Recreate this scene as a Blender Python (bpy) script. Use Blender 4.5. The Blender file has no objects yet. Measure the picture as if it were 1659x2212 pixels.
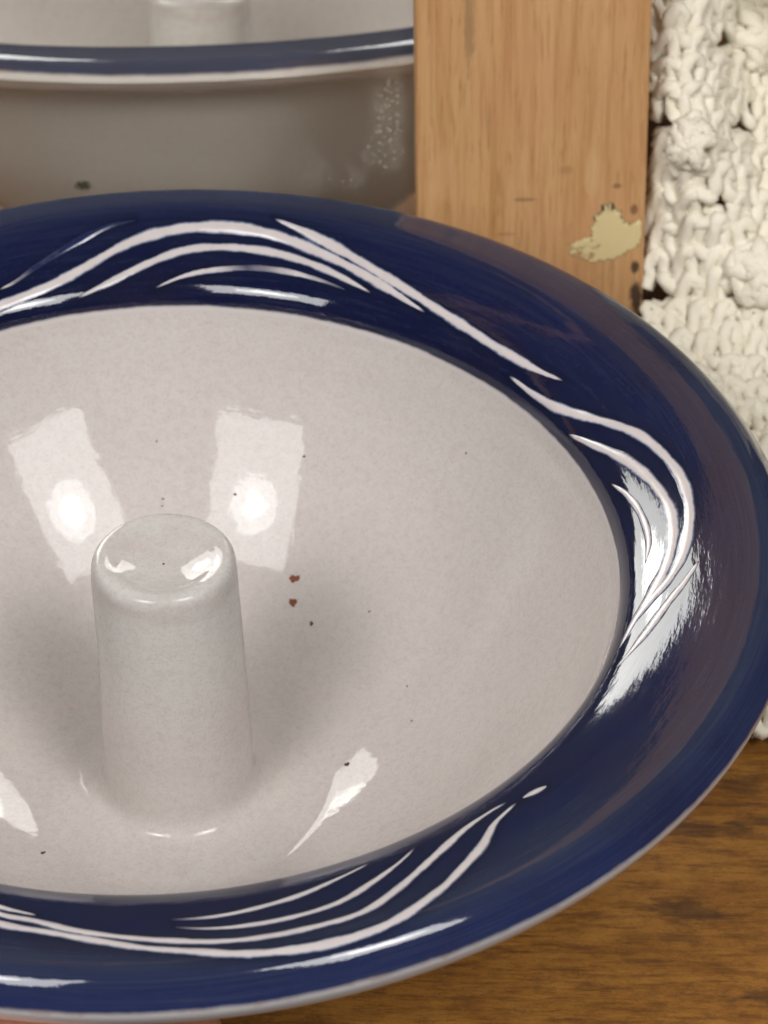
import bpy, bmesh, math, random
import numpy as np
from mathutils import Matrix, Vector

random.seed(7)
rng = np.random.default_rng(11)
sc = bpy.context.scene
COL = sc.collection
CM = 0.01                      # everything below is written in centimetres
TZ = 5.6                       # the bowl's rim plane lies this far above the table top


def V(x, y, z):                # bowl coordinates (cm, rim plane z = 0) -> world metres
    return Vector((x * CM, y * CM, (z + TZ) * CM))


def W3(a):
    a = np.asarray(a, float)
    return (a + np.array([0, 0, TZ])) * CM


# ------------------------------------------------------------------ camera
cam_d = bpy.data.cameras.new('camera')
cam = bpy.data.objects.new('camera', cam_d)
COL.objects.link(cam)
Rc = Matrix.Rotation(0.04701, 3, 'Z') @ Matrix.Rotation(0.88699, 3, 'X') @ Matrix.Rotation(-0.01393, 3, 'Z')
cam.matrix_world = Matrix.Translation(V(4.20214, -29.34998, 24.14601)) @ Rc.to_4x4()
cam_d.sensor_fit = 'VERTICAL'
cam_d.sensor_height = 24.0
cam_d.lens = 24.0 * 6518.3 / 2212.0
cam_d.clip_start = 0.01
cam_d.clip_end = 20.0
cam_d.dof.use_dof = True
cam_d.dof.focus_distance = 0.378
cam_d.dof.aperture_fstop = 31.0
sc.camera = cam

# ------------------------------------------------------------------ world and lamps
wd = bpy.data.worlds.new('World')
sc.world = wd
wd.use_nodes = True
wd.node_tree.nodes['Background'].inputs[0].default_value = (0.98, 0.96, 1.0, 1)
wd.node_tree.nodes['Background'].inputs[1].default_value = 0.07


def area(name, d, dist, w, h, power, shape='RECTANGLE', col=(1, 0.99, 0.985), tilt=0.0):
    l = bpy.data.lights.new(name, 'AREA')
    l.shape = shape
    l.size = w * CM
    l.size_y = h * CM
    l.energy = power
    l.color = col
    o = bpy.data.objects.new(name, l)
    COL.objects.link(o)
    d = Vector(d).normalized()
    o.location = V(*(d * dist)[:])
    o.rotation_euler = (d.to_track_quat('Z', 'Y').to_matrix() @ Matrix.Rotation(tilt, 3, 'Z')).to_euler()
    return o


for dl, w in (((-0.352, -0.622, 0.700), 46), ((0.451, -0.532, 0.716), 42)):      # two softboxes, each with its bulb glowing through the cloth
    area('softbox_lamp', dl, 112, w, 56, 7.0, tilt=0.2 if dl[0] < 0 else 0.0)
for dl in ((-0.35, -0.60, 0.73), (0.45, -0.50, 0.74)):
    area('softbox_glow', dl, 111, 24, 24, 1.3, 'DISK')
    area('softbox_bulb', dl, 110, 12, 12, 0.3, 'DISK')

sc.view_settings.view_transform = 'Standard'
sc.view_settings.look = 'None'
sc.view_settings.exposure = 0.0
sc.view_settings.gamma = 1.0
sc.view_settings.use_curve_mapping = False
sc.cycles.max_bounces = 10
sc.cycles.glossy_bounces = 6
sc.cycles.caustics_reflective = True
sc.cycles.use_denoising = True
sc.cycles.sample_clamp_indirect = 20.0
sc.cycles.blur_glossy = 0.0


# ------------------------------------------------------------------ helpers
def tag(o, label=None, cat=None, kind=None, group=None):
    if label: o['label'] = label
    if cat: o['category'] = cat
    if kind: o['kind'] = kind
    if group: o['group'] = group
    return o


def empty(name, loc, label, cat):
    o = bpy.data.objects.new(name, None)
    COL.objects.link(o)
    o.location = loc
    o.empty_display_size = 0.02
    return tag(o, label, cat)


def mesh_obj(name, verts, faces, mat, parent=None, smooth=True, attrs=None, uv=None):
    """verts in world metres; parent is an Empty / object without rotation"""
    me = bpy.data.meshes.new(name)
    verts = np.asarray(verts, float)
    if parent is not None:
        m = parent
        off = np.zeros(3)
        while m is not None:
            off += np.array(m.location)
            m = m.parent
        verts = verts - off
    me.from_pydata(verts.tolist(), [], faces)
    if smooth:
        me.polygons.foreach_set('use_smooth', [True] * len(me.polygons))
    for k, a in (attrs or {}).items():
        at = me.attributes.new(k, 'FLOAT', 'POINT')
        at.data.foreach_set('value', np.asarray(a, np.float32))
    if uv is not None:
        l = me.uv_layers.new(name='UVMap')
        idx = np.zeros(len(me.loops), np.int32)
        me.loops.foreach_get('vertex_index', idx)
        l.data.foreach_set('uv', np.asarray(uv, np.float32)[idx].ravel())
    me.materials.append(mat)
    me.update()
    o = bpy.data.objects.new(name, me)
    COL.objects.link(o)
    if parent is not None:
        o.parent = parent
    return o


def catmull(pts, n=12):
    pts = np.array(pts, float)
    P = np.vstack([2 * pts[0] - pts[1], pts, 2 * pts[-1] - pts[-2]])
    o = []
    for i in range(1, len(P) - 2):
        a, b, c, d = P[i - 1:i + 3]
        for t in np.linspace(0, 1, n, endpoint=False):
            o.append(.5 * (2 * b + (c - a) * t + (2 * a - 5 * b + 4 * c - d) * t * t + (3 * b - a - 3 * c + d) * t ** 3))
    o.append(pts[-1])
    return np.array(o)


class NT:
    """tiny node-tree builder"""
    def __init__(self, name):
        self.m = bpy.data.materials.new(name)
        self.m.use_nodes = True
        self.t = self.m.node_tree
        self.t.nodes.clear()
        self.out = self.n('ShaderNodeOutputMaterial')

    def n(self, typ, _i=None, **kw):
        nd = self.t.nodes.new(typ)
        for k, v in kw.items():
            setattr(nd, k, v)
        for k, v in (_i or {}).items():
            s = nd.inputs[k]
            if isinstance(v, bpy.types.NodeSocket):
                self.t.links.new(v, s)
            else:
                s.default_value = v
        return nd

    def coord(self, which='Object'):
        return self.n('ShaderNodeTexCoord').outputs[which]

    def mapping(self, vec, scale=(1, 1, 1), loc=(0, 0, 0), rot=(0, 0, 0)):
        return self.n('ShaderNodeMapping', {'Vector': vec, 'Scale': scale, 'Location': loc, 'Rotation': rot}).outputs[0]

    def noise(self, vec, scale, detail=4, rough=0.55, dist=0.0, out='Fac'):
        return self.n('ShaderNodeTexNoise', {'Vector': vec, 'Scale': scale, 'Detail': detail, 'Roughness': rough, 'Distortion': dist}).outputs[out]

    def ramp(self, fac, stops, interp='LINEAR'):
        r = self.n('ShaderNodeValToRGB', {'Fac': fac})
        cr = r.color_ramp
        cr.interpolation = interp
        while len(cr.elements) < len(stops):
            cr.elements.new(0.5)
        for e, (p, c) in zip(cr.elements, stops):
            e.position = p
            e.color = c if len(c) == 4 else (*c, 1)
        return r.outputs[0]

    def rng(self, v, a, b, c=0.0, d=1.0, smooth=False):
        return self.n('ShaderNodeMapRange', {'Value': v, 'From Min': a, 'From Max': b, 'To Min': c, 'To Max': d},
                      interpolation_type='SMOOTHSTEP' if smooth else 'LINEAR').outputs[0]

    def math(self, op, a, b=0.0, c=0.0, clamp=False):
        return self.n('ShaderNodeMath', {0: a, 1: b, 2: c}, operation=op, use_clamp=clamp).outputs[0]

    def mix(self, fac, a, b, mode='MIX'):
        nd = self.n('ShaderNodeMix', data_type='RGBA', blend_type=mode)
        for s, v in ((0, fac), (6, a), (7, b)):
            if isinstance(v, bpy.types.NodeSocket):
                self.t.links.new(v, nd.inputs[s])
            else:
                nd.inputs[s].default_value = v if s == 0 else (v if len(v) == 4 else (*v, 1))
        return nd.outputs[2]

    def attr(self, name):
        return self.n('ShaderNodeAttribute', attribute_name=name).outputs['Fac']

    def bump(self, h, strength, dist, normal=None):
        i = {'Height': h, 'Strength': strength, 'Distance': dist}
        if normal is not None:
            i['Normal'] = normal
        return self.n('ShaderNodeBump', i).outputs[0]

    def spot(self, vec, loc, size, jitter=0.0, jvec=None):
        """1 inside an ellipse about loc (vec units) fading to 0 at its edge"""
        m = self.n('ShaderNodeVectorMath', {0: vec, 1: loc}, operation='SUBTRACT').outputs[0]
        m = self.n('ShaderNodeVectorMath', {0: m, 1: tuple(1 / s for s in size)}, operation='MULTIPLY').outputs[0]
        l = self.n('ShaderNodeVectorMath', {0: m}, operation='LENGTH').outputs['Value']
        if jvec is not None:
            l = self.math('ADD', l, self.math('MULTIPLY', self.math('SUBTRACT', jvec, 0.5), jitter))
        return self.rng(l, 0.45, 1.0, 1.0, 0.0, True)

    def principled(self, **kw):
        i = {k.replace('_', ' '): v for k, v in kw.items()}
        p = self.n('ShaderNodeBsdfPrincipled', i)
        self.t.links.new(p.outputs[0], self.out.inputs[0])
        return p


# ------------------------------------------------------------------ materials
def mat_white_glaze(k=1.0, post=False):
    t = NT('white_glaze')
    co = t.coord()
    n1 = t.noise(co, 60, 3)
    n2 = t.noise(co, 900, 2)
    n3 = t.noise(co, 2600, 2, 0.7)
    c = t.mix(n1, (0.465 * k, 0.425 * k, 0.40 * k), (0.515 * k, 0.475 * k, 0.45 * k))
    if post:                       # the white glaze lies thicker towards the top of the post
        z = t.n('ShaderNodeSeparateXYZ', {0: co}).outputs[2]
        zz = t.math('ADD', z, t.math('MULTIPLY', t.noise(t.mapping(co, (1, 1, 2.5)), 130, 3), 0.008))
        c = t.mix(t.rng(zz, 0.026, 0.044, 0, 1, True), c, (0.505, 0.488, 0.46))
        c = t.mix(t.math('MULTIPLY', t.rng(zz, 0.050, 0.0525, 0, 0.5), t.rng(zz, 0.0525, 0.055, 1, 0)), c, (0.42, 0.36, 0.34))
    c = t.mix(t.rng(n2, 0.42, 0.72, 0, 0.24), c, (0.36, 0.30, 0.27))
    c = t.mix(t.rng(n3, 0.48, 0.72, 0, 0.38), c, (0.34, 0.28, 0.25))
    vo = t.n('ShaderNodeTexVoronoi', {'Vector': co, 'Scale': 190.0}, feature='F1')
    keep = t.rng(t.n('ShaderNodeSeparateColor', {0: vo.outputs['Color']}).outputs[0], 0.90, 0.905)
    pit = t.math('MULTIPLY', t.rng(vo.outputs['Distance'], 0.02, 0.055, 1.0, 0.0), keep)
    c = t.mix(t.math('MULTIPLY', pit, 0.8), c, (0.09, 0.06, 0.045))
    h = t.math('ADD', t.math('MULTIPLY', t.noise(co, 260, 2), 1.0), t.math('MULTIPLY', pit, -2.0))
    h = t.math('ADD', h, t.math('MULTIPLY', t.noise(t.mapping(co, (1, 1, 9)), 120, 3), 0.25))
    nb = t.bump(h, 0.05, 0.0006)
    nb = t.bump(n2, 0.04, 0.0002, nb)
    t.principled(Base_Color=c, Roughness=0.045, IOR=1.5, Normal=nb, Specular_IOR_Level=0.26)
    return t.m


def mat_rim_glaze():
    t = NT('blue_rim_glaze')
    uv = t.coord('UV')             # u = theta * 7 cm, v = cm across the rim from the inner edge
    co = t.coord()
    v = t.n('ShaderNodeSeparateXYZ', {0: uv}).outputs[1]
    st = t.noise(t.mapping(uv, (0.55, 9, 1)), 1.6, 6, 0.62)
    st2 = t.noise(t.mapping(uv, (0.35, 26, 1)), 1.3, 4, 0.6)
    blot = t.noise(co, 55, 5, 0.6)
    fine = t.noise(co, 1500, 3, 0.7)
    base = t.ramp(t.rng(v, 0.0, 3.0), [(0.0, (0.0038, 0.0050, 0.026)), (0.25, (0.0040, 0.0060, 0.034)), (0.45, (0.0065, 0.0095, 0.042)),
                                       (0.60, (0.014, 0.018, 0.044)), (0.70, (0.021, 0.027, 0.055)), (0.80, (0.012, 0.018, 0.062)), (1.0, (0.016, 0.022, 0.078))])
    c = t.mix(t.rng(st, 0.45, 0.75, 0, 0.32), base, (0.030, 0.037, 0.066))
    c = t.mix(t.math('MULTIPLY', t.rng(st2, 0.5, 0.75, 0, 0.4), t.rng(v, 0.9, 1.9)), c, (0.050, 0.060, 0.085))
    c = t.mix(t.rng(blot, 0.48, 0.72, 0, 0.5), c, (0.013, 0.011, 0.028))
    c = t.mix(t.rng(fine, 0.52, 0.8, 0, 0.15), c, (0.04, 0.05, 0.09))
    c = t.mix(t.math('MULTIPLY', t.attr('pool'), 0.9), c, (0.003, 0.0045, 0.011))
    # the blue stops at the inner edge and under the lip, with a slightly wandering border
    wob = t.math('MULTIPLY', t.math('SUBTRACT', t.noise(co, 240, 3, 0.6), 0.5), 0.05)
    vv = t.math('ADD', v, wob)
    ve = t.math('ADD', vv, t.attr('lip'))          # the brushed blue stops higher on the far side
    white = t.math('MAXIMUM', t.rng(vv, 0.06, 0.10, 1, 0), t.rng(ve, 2.61, 2.68, 0, 1))
    c = t.mix(white, c, (0.50, 0.46, 0.445))
    thin = t.math('MULTIPLY', t.rng(ve, 2.595, 2.65, 0, 1), t.rng(ve, 2.655, 2.73, 1, 0))
    c = t.mix(t.math('MULTIPLY', thin, t.rng(t.noise(co, 500, 2), 0.55, 0.68, 0, 0.35)), c, (0.30, 0.19, 0.13))
    h = t.math('ADD', t.noise(t.mapping(uv, (1.0, 5, 1)), 2.0, 3), t.math('MULTIPLY', t.noise(co, 420, 4, 0.65), 0.25))
    nb = t.bump(h, 0.06, 0.0005)
    t.principled(Base_Color=c, Roughness=t.rng(blot, 0.3, 0.7, 0.035, 0.085), IOR=1.5, Normal=nb, Specular_IOR_Level=0.62)
    return t.m


def mat_raised_line():
    t = NT('raised_line_glaze')
    co = t.coord()
    e = t.attr('edge')             # 0 on the crest of the ridge, 1 at its foot
    f = t.attr('fade')             # 1 where the glaze stays thick and blue
    n = t.noise(co, 1100, 3, 0.65)
    n2 = t.noise(co, 300, 3, 0.6)
    ee = t.math('ADD', e, t.math('MULTIPLY', t.math('SUBTRACT', n, 0.5), 0.38))
    c = t.mix(n2, (0.47, 0.415, 0.40), (0.57, 0.52, 0.50))
    c = t.mix(t.rng(ee, 0.50, 0.72), c, (0.10, 0.13, 0.23))
    c = t.mix(t.rng(ee, 0.68, 0.90), c, (0.004, 0.006, 0.015))
    c = t.mix(t.rng(t.math('ADD', f, t.math('MULTIPLY', t.math('SUBTRACT', n2, 0.5), 0.4)), 0.25, 0.95), c, (0.014, 0.019, 0.062))
    nb = t.bump(n2, 0.15, 0.0005)
    t.principled(Base_Color=c, Roughness=0.16, IOR=1.5, Normal=nb)
    return t.m


def mat_chip(colr):
    t = NT('bare_clay')
    n = t.noise(t.coord(), 1500, 3)
    t.principled(Base_Color=t.mix(n, colr, tuple(c * 0.35 for c in colr)), Roughness=0.8, Normal=t.bump(n, 0.5, 0.0004))
    return t.m


def mat_table():
    t = NT('stained_table_wood')
    co = t.coord()
    g1 = t.noise(t.mapping(co, (16, 60, 16)), 2.6, 8, 0.66, 0.8)
    g2 = t.noise(t.mapping(co, (60, 460, 60)), 2.0, 6, 0.7, 0.3)
    b = t.noise(t.mapping(co, (1, 1.5, 1)), 210, 8, 0.74)
    sp = t.noise(t.mapping(co, (1, 2.2, 1)), 900, 4, 0.7)
    c = t.ramp(g1, [(0.25, (0.17, 0.063, 0.010)), (0.45, (0.265, 0.108, 0.017)), (0.6, (0.33, 0.145, 0.025)), (0.78, (0.39, 0.19, 0.040))])
    c = t.mix(t.rng(g2, 0.46, 0.66, 0, 0.8), c, (0.105, 0.036, 0.008))
    c = t.mix(t.rng(b, 0.5, 0.66, 0, 0.6), c, (0.10, 0.040, 0.007))
    c = t.mix(t.rng(b, 0.47, 0.28, 0, 0.5), c, (0.36, 0.185, 0.035))
    sp2 = t.noise(t.mapping(co, (1, 2.6, 1)), 2600, 3, 0.7)
    c = t.mix(t.rng(sp2, 0.5, 0.72, 0, 0.5), c, (0.075, 0.030, 0.007))
    c = t.mix(t.rng(sp, 0.56, 0.70, 0, 0.5), c, (0.050, 0.020, 0.006))
    c = t.mix(t.rng(sp, 0.40, 0.25, 0, 0.3), c, (0.42, 0.24, 0.07))
    jn = t.noise(t.mapping(co, (60, 160, 60)), 4, 4, 0.6)
    for (x, y, sx, sy, k) in [(6.82, -1.24, .75, .22, .92), (6.9, .30, 1.15, .20, .85), (7.72, 1.2, .45, .22, .7), (7.85, -2.75, .5, .16, .95),
                              (6.3, -2.15, .4, .07, .7), (6.75, -1.75, .5, .07, .65), (3.3, -3.9, .7, .25, .8), (5.9, -3.4, .5, .2, .5),
                              (6.75, .78, 1.5, .05, .8), (8.4, .45, 1.2, .12, .8), (5.4, -4.6, .9, .2, .6)]:
        s = t.spot(co, (x * CM, y * CM, 0), (sx * 1.0 * CM, sy * 1.1 * CM, 1), 2.4, jn)
        c = t.mix(t.math('MULTIPLY', s, k * 0.62), c, (0.036, 0.018, 0.010))
    h = t.math('ADD', t.math('MULTIPLY', g2, -0.6), t.math('ADD', t.math('MULTIPLY', b, 0.6), t.math('MULTIPLY', sp, -0.5)))
    t.principled(Base_Color=c, Roughness=t.rng(b, 0.3, 0.7, 0.42, 0.62), Normal=t.bump(h, 0.35, 0.0006), Specular_IOR_Level=0.35)
    return t.m


def mat_pine():
    t = NT('pine_frame_wood')
    co = t.coord()                 # x across the board, y depth, z along the grain (metres)
    g1 = t.noise(t.mapping(co, (95, 30, 5.0)), 2.4, 7, 0.62, 0.5)
    g2 = t.noise(t.mapping(co, (700, 200, 26)), 1.6, 5, 0.65, 0.4)
    g3 = t.noise(t.mapping(co, (1500, 300, 120)), 1.4, 3, 0.6)
    b = t.noise(co, 70, 5, 0.6)
    c = t.ramp(g1, [(0.28, (0.45, 0.235, 0.09)), (0.45, (0.50, 0.283, 0.122)), (0.62, (0.545, 0.32, 0.15)), (0.8, (0.465, 0.245, 0.095))])
    c = t.mix(t.rng(g2, 0.46, 0.74, 0, 0.6), c, (0.32, 0.14, 0.045))
    c = t.mix(t.rng(g3, 0.55, 0.72, 0, 0.5), c, (0.26, 0.11, 0.036))
    c = t.mix(t.rng(b, 0.45, 0.75, 0, 0.45), c, (0.50, 0.235, 0.115))
    # darker stripe and worn marks
    jn = t.noise(t.mapping(co, (900, 300, 400)), 1.0, 4, 0.7)
    for (x, z, sx, sz, k, cc) in [(3.72, 1.2, .10, 1.1, .5, (0.17, 0.10, 0.05)), (6.31, -2.89, .10, .14, .9, (0.03, 0.02, 0.015)), (6.34, -3.40, .13, .36, .92, (0.03, 0.02, 0.015)),
                                  (6.43, -3.8, .10, .3, .9, (0.03, 0.02, 0.015)), (6.27, -1.9, .07, .12, .7, (0.10, 0.05, 0.02)), (6.0, -1.5, .10, .06, .6, (0.12, 0.06, 0.03)),
                                  (4.57, -1.69, .22, .045, .5, (0.13, 0.08, 0.04)), (4.28, -2.27, .2, .04, .3, (0.15, 0.06, 0.03)), (5.6, -1.3, .12, .55, .35, (0.62, 0.40, 0.22)),
                                  (5.2, -1.2, .14, .10, .3, (0.2, 0.08, 0.03)), (4.0, -.4, .06, .5, .2, (0.2, 0.12, 0.06)), (3.3, -1.2, .3, .6, .3, (0.60, 0.36, 0.18))]:
        s = t.spot(co, (x * CM, 0, z * CM), (sx * CM, 1, sz * CM), 1.2, jn)
        c = t.mix(t.math('MULTIPLY', s, k), c, cc)
    t.principled(Base_Color=c, Roughness=0.55, Normal=t.bump(g2, 0.3, 0.0005), Specular_IOR_Level=0.3)
    return t.m


def mat_paint_patch():
    t = NT('cream_paint_patch')
    e = t.attr('edge')
    co = t.coord()
    n = t.noise(co, 1100, 5, 0.75)
    ee = t.math('ADD', e, t.math('MULTIPLY', t.math('ADD', t.math('SUBTRACT', n, 0.5), t.math('SUBTRACT', t.noise(co, 420, 3, 0.6), 0.5)), 1.5))
    c = t.mix(t.noise(co, 300, 3), (0.53, 0.42, 0.20), (0.60, 0.49, 0.26))
    c = t.mix(t.math('MULTIPLY', t.rng(ee, 0.55, 0.8, 0, 0.65), t.attr('dark')), c, (0.06, 0.075, 0.04))
    p = t.n('ShaderNodeBsdfPrincipled', {'Base Color': c, 'Roughness': 0.6})
    tr = t.n('ShaderNodeBsdfTransparent')
    al = t.rng(t.math('ADD', ee, t.math('MULTIPLY', t.attr('soft'), 0.8)), 0.72, 1.02, 1.0, 0.0)
    mx = t.n('ShaderNodeMixShader', {0: al, 1: tr.outputs[0], 2: p.outputs[0]})
    t.t.links.new(mx.outputs[0], t.out.inputs[0])
    return t.m


def mat_mirror():
    t = NT('old_mirror_silver')
    co = t.coord()
    fl = t.noise(co, 1500, 6, 0.8, 0.4)
    fl2 = t.noise(co, 260, 4, 0.6)
    region = None
    for (x, z, sx, sz, k) in [(2.50, -.35, .42, 1.0, 1.0), (2.40, -.95, .55, .6, .9), (1.3, -1.35, .35, .5, .7), (1.85, -1.4, .5, .35, .8), (2.5, .3, .3, .5, .5),
                              (-3.0, .2, .1, .1, .6)]:
        s = t.math('MULTIPLY', t.spot(co, (x * CM, 0, z * CM), (sx * CM, 1, sz * CM), 0.6, fl2), k)
        region = s if region is None else t.math('MAXIMUM', region, s)
    th = t.math('ADD', fl, t.math('MULTIPLY', region, 0.19))
    fleck = t.rng(th, 0.685, 0.80)
    haze = t.math('MULTIPLY', region, t.rng(fl2, 0.4, 0.75, 0, 0.16))
    fac = t.math('MAXIMUM', t.math('MULTIPLY', fleck, 0.32), haze)
    fac = t.math('ADD', fac, 0.06)
    gl = t.n('ShaderNodeBsdfGlossy', {'Color': (0.97, 0.97, 0.93, 1), 'Roughness': 0.008})
    di = t.n('ShaderNodeBsdfDiffuse', {'Color': (0.62, 0.58, 0.50, 1)})
    mx = t.n('ShaderNodeMixShader', {0: fac, 1: gl.outputs[0], 2: di.outputs[0]})
    dk = t.n('ShaderNodeBsdfDiffuse', {'Color': (0.03, 0.03, 0.008, 1)})
    ds = t.math('MULTIPLY', t.spot(co, (-2.25 * CM, 0, -1.42 * CM), (.16 * CM, 1, .10 * CM), 1.6, t.noise(co, 1500, 3, 0.7)), 0.9)
    mx2 = t.n('ShaderNodeMixShader', {0: ds, 1: mx.outputs[0], 2: dk.outputs[0]})
    t.t.links.new(mx2.outputs[0], t.out.inputs[0])
    return t.m


def mat_yarn():
    t = NT('cream_cotton_yarn')
    co = t.coord()
    n = t.noise(co, 130, 3)
    f = t.noise(co, 2600, 3, 0.7)
    c = t.mix(n, (0.70, 0.64, 0.50), (0.80, 0.755, 0.64))
    t.principled(Base_Color=c, Roughness=0.9, Normal=t.bump(f, 0.35, 0.0005), Specular_IOR_Level=0.15, Sheen_Weight=0.15,
                 Subsurface_Weight=0.0)
    return t.m


def mat_skin():
    t = NT('skin')
    co = t.coord()
    n = t.noise(co, 120, 4)
    f = t.noise(co, 1800, 3)
    c = t.mix(n, (0.50, 0.20, 0.12), (0.60, 0.28, 0.18))
    t.principled(Base_Color=c, Roughness=0.5, Normal=t.bump(f, 0.3, 0.0004), Subsurface_Weight=0.2,
                 Subsurface_Radius=(0.008, 0.003, 0.0015), Subsurface_Scale=0.5)
    return t.m


M_WHITE, M_POST, M_OUT, M_RIM, M_LINE = mat_white_glaze(), mat_white_glaze(1.0, True), mat_white_glaze(0.82), mat_rim_glaze(), mat_raised_line()  # M_OUT: same glaze darkened, shade of the bowl's outside put into its colour
M_TABLE, M_PINE, M_PATCH, M_MIRROR, M_YARN = mat_table(), mat_pine(), mat_paint_patch(), mat_mirror(), mat_yarn()


# ------------------------------------------------------------------ table
def bevel_box(name, lo, hi, mat, parent=None, bev=0.2, matrix=None, seg=3):
    """lo, hi in cm in the frame of `matrix` (default: bowl coordinates, table-level world origin)"""
    bm = bmesh.new()
    bmesh.ops.create_cube(bm, size=1)
    for v in bm.verts:
        v.co = Vector([(lo[i] + hi[i]) / 2 + v.co[i] * (hi[i] - lo[i]) for i in range(3)]) * CM
    bmesh.ops.bevel(bm, geom=list(bm.edges), offset=bev * CM, segments=seg, profile=0.5, affect='EDGES')
    me = bpy.data.meshes.new(name)
    bm.to_mesh(me)
    bm.free()
    me.polygons.foreach_set('use_smooth', [True] * len(me.polygons))
    me.set_sharp_from_angle(angle=math.radians(25))
    me.materials.append(mat)
    o = bpy.data.objects.new(name, me)
    COL.objects.link(o)
    if matrix is not None:
        o.matrix_world = matrix
    if parent is not None:
        o.parent = parent
    return o


table = bevel_box('table_top', (-38, -6.5, -2.6), (42, 40, 0), M_TABLE, bev=0.25)
tag(table, 'stained brown wooden table top with dark knots under the bowl', 'table')

# ------------------------------------------------------------------ mirror in its pine frame
Nn = Vector((0.06863745, -0.98620124, 0.15065198))
Up = Vector((-0.01045975, 0.15028843, 0.98858686))
Sd = Vector((0.99758684, 0.06942986, 0.0))
MM = Matrix(((Sd.x, -Nn.x, Up.x, 0), (Sd.y, -Nn.y, Up.y, 0), (Sd.z, -Nn.z, Up.z, 0), (0, 0, 0, 1)))
MM = Matrix.Translation(V(0, 10.2047347, 0)) @ MM     # local x across, y into the glass, z up the glass
mroot = empty('framed_mirror', (0, 0, 0), 'old mirror in a pale pine frame leaning behind the blue rimmed bowl', 'mirror')
mroot.matrix_world = MM
BOT = -5.62
glass = bevel_box('mirror_glass', (-15.2, 0.0, BOT + 2.6), (3.2, 0.3, 17.2), M_MIRROR, mroot, 0.02, seg=1)
for nm, lo, hi in [('stile', (2.90, -0.35, BOT + .06), (6.45, 1.2, 20.0)), ('stile', (-18.45, -0.35, BOT + .06), (-14.9, 1.2, 20.0)),
                   ('bottom_rail', (-14.898, -0.345, BOT + .06), (2.898, 1.15, BOT + 3.0)), ('top_rail', (-14.898, -0.345, 16.9), (2.898, 1.15, 19.98))]:
    bevel_box(nm, lo, hi, M_PINE, mroot, 0.05)
patch = [(5.172, -2.453), (5.299, -2.417), (5.588, -2.326), (5.638, -2.068), (5.761, -1.874), (5.904, -1.799), (6.015, -1.921), (6.127, -2.063), (6.238, -2.145),
         (6.42, -2.113), (6.42, -2.5), (6.215, -2.644), (5.889, -2.775), (5.671, -2.829), (5.415, -2.854), (5.157, -2.694)]
soft = [1, 1, .5, 0, 0, 0, 0, 0, 0, 0, .2, .2, .2, .5, 1, 1]
dark = [0, 0, .6, 1, 1, 1, 1, 1, .6, 0, 0, .2, 1, .8, 0, 0]


def make_patch():
    P = np.array(patch)
    n = len(P)
    dens = 9
    ring, so, da = [], [], []
    for i in range(n):
        for k in range(dens):
            f = k / dens
            ring.append(P[i] * (1 - f) + P[(i + 1) % n] * f)
            so.append(soft[i] * (1 - f) + soft[(i + 1) % n] * f)
            da.append(dark[i] * (1 - f) + dark[(i + 1) % n] * f)
    ring = np.array(ring)
    jit = rng.normal(0, .022, ring.shape) * (ring[:, :1] < 6.4)
    c = np.array([5.85, -2.4])
    nn = len(ring)
    vs, fs, ed, sf, dk = [], [], [], [], []
    lev = [1.06, 0.98, 0.9, 0.8, 0.5, 0.2]
    edg = [1.0, 0.75, 0.45, 0.1, 0, 0]
    for l, e in zip(lev, edg):
        for q, jt, s, d in zip(ring, jit, so, da):
            p = c + (q - c) * l + jt * min(1, e * 1.4)
            p[0] = min(p[0], 6.40)
            vs.append((p[0] * CM, (-0.35 - 0.022 * min(1, (1 - e) * 1.6) - 0.003) * CM, p[1] * CM))
            ed.append(e); sf.append(s); dk.append(d)
    for r in range(len(lev) - 1):
        for i in range(nn):
            j = (i + 1) % nn
            fs.append((r * nn + i, (r + 1) * nn + i, (r + 1) * nn + j, r * nn + j))
    vs.append((c[0] * CM, -0.375 * CM, c[1] * CM)); ed.append(0); sf.append(0); dk.append(0)
    for i in range(nn):
        fs.append(((len(lev) - 1) * nn + i, len(vs) - 1, (len(lev) - 1) * nn + (i + 1) % nn))
    o = mesh_obj('paint_patch', vs, fs, M_PATCH, None, attrs={'edge': ed, 'soft': sf, 'dark': dk})
    o.parent = mroot
    return o


make_patch()

# ------------------------------------------------------------------ the bowl
HO = (0.00401, 0.00083, 0.00342, -0.00229)     # thrown by hand: not quite round
HI = (-0.0036, -0.00573, 0.00541, 0.00033)


def harm(c, t):
    return c[0] * np.cos(2 * t) + c[1] * np.sin(2 * t) + c[2] * np.cos(3 * t) + c[3] * np.sin(3 * t)


def wobble(t, r):
    w = np.clip((r - 5.8) / 1.6, 0, 1)
    g = np.clip((r - 1.6) / 4.2, 0, 1) ** 2
    return 1 + g * ((1 - w) * harm(HI, t) + w * harm(HO, t))


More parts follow.
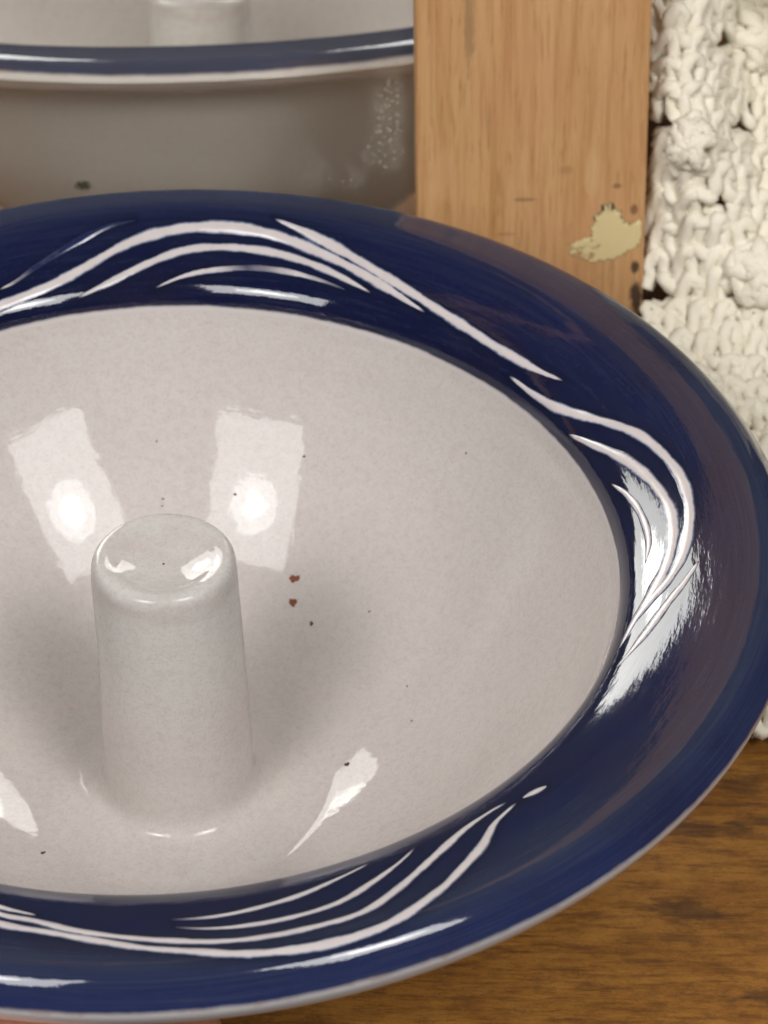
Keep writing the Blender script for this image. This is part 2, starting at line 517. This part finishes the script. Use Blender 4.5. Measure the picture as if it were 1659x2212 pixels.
RIM = catmull([(5.785, -.88), (5.81, -.78), (5.85, -.67), (5.91, -.575), (6.0, -.495), (6.15, -.41), (6.35, -.322), (6.6, -.238), (6.9, -.155), (7.2, -.075), (7.42, -.022), (7.57, -.008), (7.67, -.03), (7.745, -.07), (7.80, -.125), (7.87, -.22), (7.945, -.33), (7.94, -.45), (7.87, -.6), (7.78, -.7), (7.65, -.78)], 24)
RL = np.concatenate([[0], np.cumsum(np.hypot(*np.diff(RIM, axis=0).T))])
_PI = [(0.015, -.715), (.3, -.70), (.54, -.65), (.70, -.592), (.80, -.576), (.872, -.60), (.92, -.68), (.938, -.82), (.944, -1.1), (.950, -1.5), (.957, -2.0), (.967, -2.4), (.985, -2.9),
       (1.0, -3.4), (1.01, -3.85), (1.02, -4.22), (1.06, -4.41), (1.155, -4.525), (1.35, -4.59), (1.7, -4.615),
       (2.1, -4.60), (2.9, -4.30), (3.8, -3.65), (4.6, -2.85), (5.3, -1.9), (5.66, -1.2), (5.74, -1.02), (5.785, -.88)]
_PC = catmull(_PI, 12)
POST, INNER = _PC[:19 * 12 + 1], _PC[19 * 12:]
OUTER = catmull([(7.65, -.78), (7.42, -.86), (7.1, -.95), (6.75, -1.13), (6.4, -1.5), (6.0, -2.05), (5.45, -2.8), (4.75, -3.55), (4.0, -4.2), (3.45, -4.68), (3.2, -5.0), (3.12, -5.2),
                 (3.16, -5.45), (3.1, -5.59), (2.9, -5.6), (2.7, -5.55), (2.5, -5.25), (1.5, -5.15), (0.02, -5.15)], 8)


def warp(t, r, z):
    """the rim is a little fuller, and its lip thinner, on the far side"""
    S = np.clip(np.sin(t), 0, 1) ** 1.5
    sm = lambda x: np.clip(x, 0, 1) ** 2 * (3 - 2 * np.clip(x, 0, 1))
    u = sm((-.2 - z) / .5)
    wr = sm((r - 6.3) / .9)
    return S * (.20 * np.exp(-((r - 7.05) / .33) ** 2) * (1 - u) + .28 * u * wr)


def rimpos(t, v):
    r = np.interp(v, RL, RIM[:, 0])
    z = np.interp(v, RL, RIM[:, 1])
    k = wobble(t, r)
    return np.stack([r * k * np.cos(t), r * k * np.sin(t), z + warp(t, r, z)], -1)


def lathe(prof, n):
    t = np.linspace(-np.pi, np.pi, n, endpoint=False)
    r = prof[:, 0][:, None]
    k = wobble(t[None, :], r)
    z = np.repeat(prof[:, 1][:, None], n, 1)
    if prof[:, 0].max() > 6:
        z = z + warp(t[None, :], r, z)
    P = np.stack([r * k * np.cos(t), r * k * np.sin(t), z], -1).reshape(-1, 3)
    F = []
    for i in range(len(prof) - 1):
        for j in range(n):
            a, b = i * n + j, i * n + (j + 1) % n
            F.append((a, b, b + n, a + n))
    return P, F


bowl = empty('apple_baker_bowl', V(0, 0, -5.6), 'round grey white stoneware bowl with wide cobalt blue rim and upright centre post', 'bowl')
NB = 200
P, F = lathe(INNER, NB)
inner = mesh_obj('inside', W3(P), F, M_WHITE, bowl)
P, F = lathe(OUTER, NB)
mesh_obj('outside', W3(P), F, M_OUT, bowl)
P, F = lathe(POST, NB)
P = P + np.stack([0.010 * np.sin(P[:, 2] * 2.1), 0.008 * np.cos(P[:, 2] * 1.7), 0 * P[:, 2]], 1) * np.clip((P[:, 2:3] + 3.9) / 1.5, 0, 1)
post = mesh_obj('centre_post', W3(P), [f[::-1] for f in F], M_POST, bowl)

# raised lines on the rim, as (angle, cm across the rim), with half width in cm
LINES = [
 ('line', 0.036, [(2.0436,0.678), (2.0026,0.750), (1.9542,0.899), (1.8769,1.121), (1.7877,1.331), (1.7214,1.396)], (.15, .7, .95, 1, 1, 1)),
 ('line', 0.062, [(2.358,0.290), (2.178,0.350), (2.0576,0.430), (1.9909,0.492), (1.9125,0.597), (1.8347,0.795), (1.7659,1.022), (1.7015,1.173), (1.6238,1.269), (1.5469,1.298), (1.4791,1.285), (1.4100,1.229), (1.3369,1.124), (1.2519,0.991), (1.1669,0.841), (1.0820,0.699), (1.0196,0.617)], None),
 ('line', 0.060, [(1.4271,1.448), (1.3443,1.311), (1.2479,1.136), (1.1416,0.939), (1.0193,0.757), (0.9241,0.664), (0.8298,0.609), (0.7455,0.610), (0.6766,0.648), (0.6081,0.747)], None),
 ('line', 0.055, [(1.8726,0.308), (1.8068,0.447), (1.7429,0.615), (1.6819,0.793), (1.6122,0.956), (1.5376,1.013), (1.4620,1.011), (1.3902,0.968), (1.3144,0.880), (1.2325,0.751), (1.1659,0.642)], None),
 ('line', 0.040, [(1.6850,0.348), (1.6347,0.479), (1.5859,0.577), (1.5324,0.642), (1.472,0.698), (1.4121,0.713), (1.3495,0.696), (1.2843,0.651), (1.229,0.591)], (.5, 0, 0, .35, .9, .6, .25, .6, 1)),
 ('line', 0.058, [(0.7279,0.358), (0.6466,0.353), (0.5625,0.422), (0.4849,0.606), (0.4118,0.844), (0.3578,1.010), (0.2836,1.135), (0.2180,1.212), (0.1615,1.235), (0.0956,1.215), (0.0330,1.149), (-0.0287,1.059), (-0.1009,0.877), (-0.1516,0.673), (-0.2051,0.520), (-0.2864,0.434)], None),
 ('line', 0.064, [(0.4762,0.289), (0.3981,0.456), (0.3205,0.659), (0.2458,0.814), (0.1802,0.915), (0.1118,0.975), (0.0506,0.965), (-0.0085,0.910), (-0.0707,0.808), (-0.1367,0.662), (-0.1931,0.538), (-0.2507,0.453)], None),
 ('line', 0.042, [(0.2634,0.392), (0.2049,0.517), (0.1467,0.591), (0.0907,0.628), (0.0331,0.633), (-0.0256,0.573)], None),
 ('line', 0.050, [(-0.0567,1.255), (-0.1093,1.102), (-0.1690,0.921), (-0.2380,0.767), (-0.3022,0.639), (-0.3539,0.531)], None),
 ('line', 0.036, [(-0.7338,1.043), (-0.7583,1.001), (-0.7830,0.965)], None),
 ('line', 0.052, [(-0.8008,0.978), (-0.8241,1.011), (-0.8693,1.112), (-0.9234,1.375), (-0.9745,1.566), (-1.0378,1.819), (-1.1211,2.055), (-1.1846,2.129), (-1.2569,2.134), (-1.3263,2.092), (-1.3776,2.027), (-1.4293,1.918), (-1.5008,1.787), (-1.5758,1.618), (-1.6544,1.487), (-1.7350,1.420), (-1.835,1.220), (-1.985,0.920), (-2.135,0.670)], None),
 ('line', 0.045, [(-0.8090,0.857), (-0.8483,0.843), (-0.9107,0.908), (-0.9807,1.105), (-1.0454,1.329), (-1.1037,1.557), (-1.1672,1.759), (-1.2455,1.804), (-1.3199,1.811), (-1.3922,1.766), (-1.4648,1.654), (-1.5398,1.536), (-1.6182,1.406), (-1.6812,1.275), (-1.7443,1.221), (-1.844,1.021), (-1.944,0.821)], (0, 0, 0, 0, 0, 0, 0, 0, 0, 0, .1, .25, .3, .3, .2, .2, .5)),
 ('line', 0.038, [(-1.0098,0.820), (-1.0519,0.989), (-1.1170,1.207), (-1.1916,1.427), (-1.2741,1.504), (-1.3512,1.504), (-1.4078,1.457), (-1.453,1.377)], (0, 0, 0, 0, 0, .1, .4, 1)),
 ('line', 0.038, [(-1.0984,0.769), (-1.1665,0.905), (-1.2386,1.058), (-1.3038,1.144), (-1.3657,1.204), (-1.4095,1.218), (-1.460,1.198)], (0, 0, 0, 0, .1, .4, 1)),
 ('line', 0.036, [(-1.832,0.864), (-1.7521,1.064), (-1.7177,1.108), (-1.6860,1.146)], None),
 # the side of the rim that lies outside the picture goes on with the same waves
 ('line', .075, [(2.9,1.25), (2.8,1.3), (2.7,1.2), (2.6,1.0), (2.5,.75), (2.4,.55)], None),
 ('line', .070, [(3.3,.5), (3.15,.75), (3.0,1.0), (2.88,1.05), (2.76,.95), (2.64,.7), (2.55,.5)], None),
 ('line', .070, [(3.9,.6), (3.75,.9), (3.6,1.2), (3.45,1.3), (3.3,1.2), (3.15,1.0), (3.0,.75)], None),
 ('line', .065, [(4.2,.5), (4.05,.75), (3.9,.95), (3.75,1.35), (3.6,1.5)], None),
]

ALLPTS = []


def build_line(hw, pts, fade, parent):
    q = catmull(pts, 14)
    fd = np.interp(np.linspace(0, 1, len(q)), np.linspace(0, 1, len(pts)), fade if fade else np.zeros(len(pts)))
    n = len(q)
    t, v = q[:, 0], q[:, 1]
    r = np.interp(v, RL, RIM[:, 0])
    s = np.concatenate([[0], np.cumsum(np.hypot(np.diff(t) * r[1:], np.diff(v)))])
    tot = s[-1]
    tl = min(0.9, tot * 0.35)
    tap = np.clip(np.minimum(s, tot - s) / tl, 0, 1)
    wid = hw * (0.10 + 0.90 * tap ** 0.7) * (1 + 0.10 * np.sin(s * 5.1 + hw * 900) + 0.06 * np.sin(s * 13.7))
    for i in range(0, n, 2):
        ALLPTS.append((t[i], v[i], wid[i] * (1 - 0.75 * fd[i])))
    dt, dv = np.gradient(t) * r, np.gradient(v)
    l = np.hypot(dt, dv) + 1e-9
    ct, cv = -dv / l, dt / l                       # across the line, on the surface
    xs = np.array([-1.55, -1.2, -.95, -.7, -.4, 0, .4, .7, .95, 1.2, 1.55])
    ht = np.array([-.10, .10, .38, .68, .92, 1.0, .92, .68, .38, .10, -.10]) * 0.015
    vs, ed, fa = [], [], []
    for i in range(n):
        tt = t[i] + ct[i] * xs * wid[i] / r[i]
        vv = v[i] + cv[i] * xs * wid[i]
        p = rimpos(tt, vv)
        e = 1e-3
        nu = rimpos(tt + e, vv) - rimpos(tt - e, vv)
        nv = rimpos(tt, vv + e) - rimpos(tt, vv - e)
        nr = np.cross(nu, nv)
        nr /= np.linalg.norm(nr, axis=1)[:, None]
        nr *= np.sign(nr[:, 2:3] + 1e-9)
        k = wid[i] / 0.07
        vs.append(p + nr * (ht * min(1.0, 0.35 + 0.65 * k))[:, None])
        ed.append(np.abs(xs) / 1.55)
        fa.append(np.full(len(xs), max(fd[i], 1 - tap[i] * 6 if tap[i] < .16 else 0)))
    m = len(xs)
    vs = np.concatenate(vs)
    F = []
    for i in range(n - 1):
        for j in range(m - 1):
            a = i * m + j
            F.append((a, a + m, a + m + 1, a + 1))
    return mesh_obj('raised_line', W3(vs), F, M_LINE, parent, attrs={'edge': np.concatenate(ed), 'fade': np.concatenate(fa)})


def build_rim():
    n = 1100
    prof_v = np.concatenate([np.linspace(0, 0.25, 10, endpoint=False), np.linspace(0.25, 2.3, 62, endpoint=False), np.linspace(2.3, RL[-1], 26)])
    t = np.linspace(-np.pi, np.pi, n + 1)
    T, Vv = np.meshgrid(t, prof_v)
    P = rimpos(T, Vv).reshape(-1, 3)
    # glaze pools along the feet of the raised lines
    pool = np.zeros(T.size)
    A = np.array(ALLPTS)
    At = (A[:, 0] + np.pi) % (2 * np.pi) - np.pi
    tf, vf = T.ravel(), Vv.ravel()
    sel = np.where((vf > 0.15) & (vf < 2.5))[0]
    order = np.argsort(At)
    for b in np.array_split(sel[np.argsort(tf[sel])], 60):
        lo, hi = tf[b].min() - .08, tf[b].max() + .08
        k = np.where((At > lo) & (At < hi))[0]
        if len(k) == 0:
            continue
        d = np.hypot((tf[b][:, None] - At[k][None]) * 6.7, vf[b][:, None] - A[k, 1][None]) - A[k, 2][None]
        pool[b] = np.exp(-np.clip(d.min(1), 0, None) / 0.07) * 0.9
    F = []
    for i in range(len(prof_v) - 1):
        for j in range(n):
            a = i * (n + 1) + j
            F.append((a, a + 1, a + n + 2, a + n + 1))
    return mesh_obj('rim', W3(P), F, M_RIM, bowl, attrs={'pool': pool, 'lip': 0.17 * np.clip(np.sin(T.ravel()) * 1.6 - .1, 0, 1)}, uv=np.stack([T.ravel() * 7.0, Vv.ravel()], 1))


pending = [(hw, pts, fd) for _n, hw, pts, fd in LINES]
made = [build_line(hw, pts, fd, bowl) for hw, pts, fd in pending]
rim = build_rim()
tag(rim, 'wide cobalt blue glazed rim with pale raised wave lines')
for o in made:
    o.parent = rim


# chips in the inside glaze where the brown clay shows
def chip(p, nrm, sx, sy, rot, seed, mat, name='glaze_chip', h=0.006):
    r_ = random.Random(seed)
    rr = math.hypot(p[0], p[1])                    # seat it on the inside of the bowl
    k_ = float(wobble(np.array(math.atan2(p[1], p[0])), np.array(rr)))
    zz = lambda q: float(np.interp(q / k_, INNER[:, 0], INNER[:, 1]))
    sl = (zz(rr + .05) - zz(rr - .05)) / .1
    p = (p[0], p[1], zz(rr))
    nrm = Vector((-sl * p[0] / rr, -sl * p[1] / rr, 1.0)).normalized()
    tx = nrm.orthogonal().normalized()
    tx.rotate(Matrix.Rotation(rot, 3, nrm))
    ty = nrm.cross(tx)
    k = 22
    ph = [r_.uniform(0, 6.28) for _ in range(4)]
    shape = lambda a: 1 + .22 * math.sin(2 * a + ph[0]) + .16 * math.sin(3 * a + ph[1]) + .10 * math.sin(5 * a + ph[2]) + .06 * math.sin(8 * a + ph[3])
    vs = [Vector(p) + nrm * h * 1.3]
    for lvl, hh in ((0.6, h * 1.25), (1.0, h)):
        for i in range(k):
            a = 2 * math.pi * i / k
            rr = lvl * shape(a)
            vs.append(Vector(p) + tx * math.cos(a) * sx * rr + ty * math.sin(a) * sy * rr + nrm * hh)
    F = []
    for i in range(k):
        j = (i + 1) % k
        F.append((0, 1 + i, 1 + j))
        F.append((1 + i, 1 + k + i, 1 + k + j, 1 + j))
    return mesh_obj(name, W3([v[:] for v in vs]), F, mat, inner)


M_CLAY = mat_chip((0.24, 0.075, 0.03))
M_PIT = mat_chip((0.10, 0.06, 0.045))
M_SCAR = mat_chip((0.66, 0.60, 0.56))
tag(chip((1.37, 3.354, -3.79), (-.243, -.584, .774), .062, .066, .3, 5, M_CLAY), 'reddish brown chip in the inside glaze')
chip((1.47, 3.41, -3.745), (-.243, -.584, .774), .05, .11, .9, 2, M_SCAR, h=.004)
chip((1.361, 3.073, -4.002), (-.241, -.544, .804), .045, .075, .1, 3, M_CLAY)
for i, (p, nr, s) in enumerate([((1.641, 2.749, -4.115), (-.289, -.484, .826), .035), ((-.674, 4.849, -2.48), (.11, -.791, .602), .016), ((-.566, 4.314, -3.126), (.094, -.719, .689), .018),
                               ((-.577, 4.24, -3.2), (.097, -.71, .697), .014), ((.474, 4.368, -3.081), (-.079, -.728, .681), .022), ((-1.699, -1.412, -4.576), (.192, .16, .968), .035),
                               ((2.253, .357, -4.556), (-.28, -.044, .959), .04), ((3.046, 1.369, -4.017), (-.539, -.242, .806), .016), ((2.471, 2.66, -3.792), (-.431, -.464, .774), .018),
                               ((1.47, 4.601, -2.567), (-.241, -.755, .61), .022), ((3.802, 3.745, -1.841), (-.606, -.597, .525), .016)]):
    chip(p, nr, s, s * .8, i * .7, 20 + i, M_PIT, 'pinhole', h=.004)


# ------------------------------------------------------------------ crocheted cotton lace
def sweep(path, rad, sides=9, plies=3, twist=9.0, amp=0.13, closed_caps=True):
    path = np.asarray(path, float)
    n = len(path)
    T = np.gradient(path, axis=0)
    T /= np.linalg.norm(T, axis=1)[:, None] + 1e-12
    a = np.zeros((n, 3))
    ref = np.array([0.3, 0.2, 0.93])
    a[0] = ref - T[0] * (ref @ T[0])
    a[0] /= np.linalg.norm(a[0])
    for i in range(1, n):
        w = a[i - 1] - T[i] * (a[i - 1] @ T[i])
        a[i] = w / (np.linalg.norm(w) + 1e-12)
    b = np.cross(T, a)
    s = np.concatenate([[0], np.cumsum(np.linalg.norm(np.diff(path, axis=0), axis=1))])
    ph = np.linspace(0, 2 * np.pi, sides, endpoint=False)
    rr = rad * (1 + amp * np.cos(plies * (ph[None] + twist * s[:, None] / plies)))
    rr = np.broadcast_to(rr, (n, sides)).copy()
    rr *= 1 + np.clip(rng.normal(0, .025, rr.shape), -.06, .06)
    vs = path[:, None] + rr[..., None] * (np.cos(ph)[None, :, None] * a[:, None] + np.sin(ph)[None, :, None] * b[:, None])
    vs = vs.reshape(-1, 3)
    F = []
    for i in range(n - 1):
        for j in range(sides):
            k = (j + 1) % sides
            F.append((i * sides + j, i * sides + k, (i + 1) * sides + k, (i + 1) * sides + j))
    if closed_caps:
        F.append(tuple(range(sides))[::-1])
        F.append(tuple((n - 1) * sides + j for j in range(sides)))
    return vs, F


SPINE = catmull([(1.95, -5.42), (2.3, -5.15), (4.0, -4.95), (6.0, -4.75), (7.8, -4.2), (9.2, -3.3), (10.6, -2.0), (11.8, -0.3), (12.6, 1.6), (13.1, 3.6), (13.3, 6.0)], 20)
SPL = np.concatenate([[0], np.cumsum(np.hypot(*np.diff(SPINE, axis=0).T))])


def lace_pt(x, s, n=0.0):
    """point of the draped lace: x across (cm), s along it from the front hem, n off the cloth"""
    x = np.asarray(x, float); s = np.asarray(s, float)
    y = np.interp(s, SPL, SPINE[:, 0])
    z = np.interp(s, SPL, SPINE[:, 1])
    e = .05
    ty = np.interp(s + e, SPL, SPINE[:, 0]) - np.interp(s - e, SPL, SPINE[:, 0])
    tz = np.interp(s + e, SPL, SPINE[:, 1]) - np.interp(s - e, SPL, SPINE[:, 1])
    l = np.hypot(ty, tz) + 1e-9
    ny, nz = -tz / l, ty / l
    up = np.clip((s - 8) / 4, 0, 1)
    fold = (0.12 + 0.75 * up) * np.sin(2.35 * x + 0.28 * s + 0.6) + 0.30 * np.clip(s / 2, 0, 1) * np.sin(1.35 * s + 0.9 * x)
    fold = fold * np.clip(s / 1.2, 0.1, 1)
    h = n + fold
    return np.stack([x, y + ny * h, z + nz * h], -1)


lace = empty('crochet_cloth', V(8.5, 6, -5.6), 'chunky cream crocheted cotton cloth bunched beside the pine frame', 'cloth')
X0, X1 = 5.6, 12.4
SW, SH = 0.41, 0.43


def lace_x0(s):
    y = float(np.interp(s, SPL, SPINE[:, 0]))
    return 4.2 + .0578 * (y + 29.35) - .03 if y < 9.0 else (6.52 if y < 11.9 else 5.9)


def is_hole(x, s):
    """the open eyes of the pattern"""
    a = (x - 6.2) / 1.3 + (0.5 if int(s / 1.25) % 2 else 0.0)
    b = s / 1.25
    return abs((a % 1) - .5) * 1.3 < .21 and abs((b % 1) - .5) * 1.25 < .30 and s > 1.0


def lace_rows(layer):
    rows = int((SPL[-1] - .3) / SH)
    for k in range(rows):
        s0 = 0.12 + k * SH + (0.2 if layer else 0)
        pts = []
        x = lace_x0(s0) + rng.uniform(0, .12)
        dn = -0.17 if layer else 0.0
        while x < X1:
            j = lambda a: rng.normal(0, a)
            w = SW * (1 + j(.08))
            if is_hole(x + w * .5, s0 + SH * .5):
                for (a, b, n) in [(.1, .04, .05), (.5, -.04, .09), (.9, .03, .05)]:
                    pts.append((x + a * w, s0 + b * SH + j(.03), dn + n + j(.03)))
            else:
                f = 1 + j(.08)
                for (a, b, n) in [(.02, .0, .02), (.10, .42, .10), (.14, .85, .14), (.36, 1.22, .18), (.62, 1.10, .12), (.56, .60, .05), (.60, .22, .09), (.86, -.02, .14)]:
                    pts.append((x + a * w + j(.02), s0 + b * SH * f + j(.025), dn + n + j(.02)))
            x += w
        q = catmull(pts, 4)
        path = lace_pt(q[:, 0], q[:, 1], q[:, 2])
        vs, F = sweep(path, 0.108 + rng.uniform(-.005, .010), 10, 3, 20, 0.17)
        mesh_obj('stitch_row', W3(vs), F, M_YARN, lace)
        if not layer:
            FUZZ.append(path)


def bobble_mesh(kind):
    """a popcorn stitch: loops of yarn drawn together into a knob"""
    P = []
    R = 0.34
    n = 9
    ang = rng.uniform(0, 6.28)
    for i in range(n):
        ang += 2.4 + rng.normal(0, .25)
        off = rng.uniform(-.75, .75) * (0.9 if kind else 0.6) * (1 if i % 3 else .15)
        ring = np.linspace(-1.25, 1.25, 9)
        d = np.array([math.cos(ang), math.sin(ang)])
        e = np.array([-d[1], d[0]])
        c = math.sqrt(max(0.1, 1 - off * off))
        for r_ in ring:
            q = d * math.sin(r_) * c * R + e * off * R
            P.append((q[0], q[1], 0.02 + R * 0.78 * c * math.cos(r_)))
    P = np.array(P) + rng.normal(0, .018, (len(P), 3))
    path = catmull(P, 3)
    vs, F = sweep(path, 0.105, 10, 3, 20, 0.17)
    me = bpy.data.meshes.new('bobble')
    me.from_pydata((vs * CM).tolist(), [], F)
    me.polygons.foreach_set('use_smooth', [True] * len(me.polygons))
    me.materials.append(M_YARN)
    return me


def lace_bobbles():
    meshes = [bobble_mesh(i % 2) for i in range(5)]
    k = 0
    for s in np.arange(.75, SPL[-1] - 1, 1.9):
        for x in np.arange(6.2 + (.95 if k % 2 else 0), X1, 1.9):
            if x < lace_x0(s) + .15:
                continue
            x_, s_ = x + rng.normal(0, .12), s + rng.normal(0, .14)
            p = lace_pt(x_, s_, .14)
            px = lace_pt(x_ + .1, s_) - lace_pt(x_ - .1, s_)
            ps = lace_pt(x_, s_ + .1) - lace_pt(x_, s_ - .1)
            nz = Vector(np.cross(px, ps)).normalized()
            tx = Vector(px).normalized()
            ty = nz.cross(tx)
            R = Matrix((tx, ty, nz)).transposed() @ Matrix.Rotation(rng.uniform(0, 6.28), 3, 'Z')
            o = bpy.data.objects.new('bobble', meshes[rng.integers(0, 5)])
            COL.objects.link(o)
            o.matrix_world = Matrix.Translation(V(*p)) @ R.to_4x4() @ Matrix.Scale(rng.uniform(1.0, 1.35), 4)
            o.parent = lace
            o.matrix_parent_inverse = Matrix.Translation(-lace.location)
        k += 1


FUZZ = []


def lace_fuzz():
    """loose cotton fibres standing off the yarn"""
    P = np.concatenate(FUZZ)
    n = 26000
    k = rng.integers(0, len(P), n)
    d = rng.normal(0, 1, (n, 3))
    d /= np.linalg.norm(d, axis=1)[:, None]
    a = P[k] + d * .075
    e = rng.normal(0, 1, (n, 3))
    b = a + d * rng.uniform(.02, .09, (n, 1)) + e * .035
    w = np.cross(d, e)
    w /= np.linalg.norm(w, axis=1)[:, None]
    w *= .0032
    m = (a + b) / 2 + rng.normal(0, .014, (n, 3))
    vs = np.stack([a - w, a + w, m - w, m + w, b], 1).reshape(-1, 3)
    i = np.arange(n) * 5
    F = np.concatenate([np.stack([i, i + 1, i + 3], 1), np.stack([i, i + 3, i + 2], 1), np.stack([i + 2, i + 3, i + 4], 1)]).tolist()
    o = mesh_obj('fibre_fuzz', W3(vs), F, M_YARN, lace)
    o['kind'] = 'stuff'


lace_rows(1)
lace_rows(0)
lace_bobbles()
lace_fuzz()


# ------------------------------------------------------------------ the hand that steadies the bowl from below (only a fingertip shows)
def make_hand():
    chains = {   # joint positions in bowl coordinates (cm) and radii, root inside the palm
        'index': ([(-6.6, -8.9, -3.0), (-4.6, -8.5, -2.35), (-2.3, -7.75, -1.95), (-.55, -7.05, -1.78), (.45, -6.72, -1.76)], [1.0, .95, .85, .78, .62]),
        'middle': ([(-6.5, -8.5, -3.9), (-4.3, -7.9, -3.5), (-1.9, -6.8, -3.25), (.1, -6.0, -3.2), (1.2, -5.62, -3.2)], [1.0, .95, .86, .78, .6]),
        'ring': ([(-6.8, -8.1, -4.5), (-4.9, -7.5, -4.35), (-2.7, -6.4, -4.3), (-.9, -5.6, -4.35), (.1, -5.2, -4.35)], [.95, .9, .8, .72, .56]),
        'little': ([(-7.5, -7.8, -4.8), (-6.0, -7.4, -4.9), (-4.3, -6.4, -4.85), (-3.1, -5.75, -4.85), (-2.4, -5.45, -4.85)], [.85, .75, .68, .62, .5]),
        'thumb': ([(-9.4, -8.6, -2.6), (-8.6, -7.6, -1.0), (-7.7, -6.3, .25), (-6.8, -5.2, .92), (-6.2, -4.6, .85)], [1.3, 1.2, 1.0, .86, .66]),
    }
    bm = bmesh.new()
    sk = bm.verts.layers.skin.verify()

    def vert(p, r):
        v = bm.verts.new(V(*p))
        v[sk].radius = (r * CM, r * CM)
        return v
    wrist = vert((-13.4, -11.2, -3.6), 2.3)
    wrist[sk].use_root = True
    arm = vert((-17.5, -14.0, -3.4), 2.7)
    palm = vert((-10.2, -9.6, -3.6), 2.1)
    bm.edges.new((arm, wrist))
    bm.edges.new((wrist, palm))
    for nm, (ps, rs) in chains.items():
        prev = palm
        for p, r in zip(ps, rs):
            v = vert(p, r)
            bm.edges.new((prev, v))
            prev = v
    me = bpy.data.meshes.new('hand')
    bm.to_mesh(me)
    bm.free()
    me.materials.append(mat_skin())
    o = bpy.data.objects.new('person_hand', me)
    COL.objects.link(o)
    m = o.modifiers.new('Skin', 'SKIN')
    m.use_smooth_shade = True
    m2 = o.modifiers.new('Subdivision', 'SUBSURF')
    m2.levels = m2.render_levels = 2
    return tag(o, 'bare hand steadying the bowl from below, fingertip showing under the front rim', 'person')


make_hand()
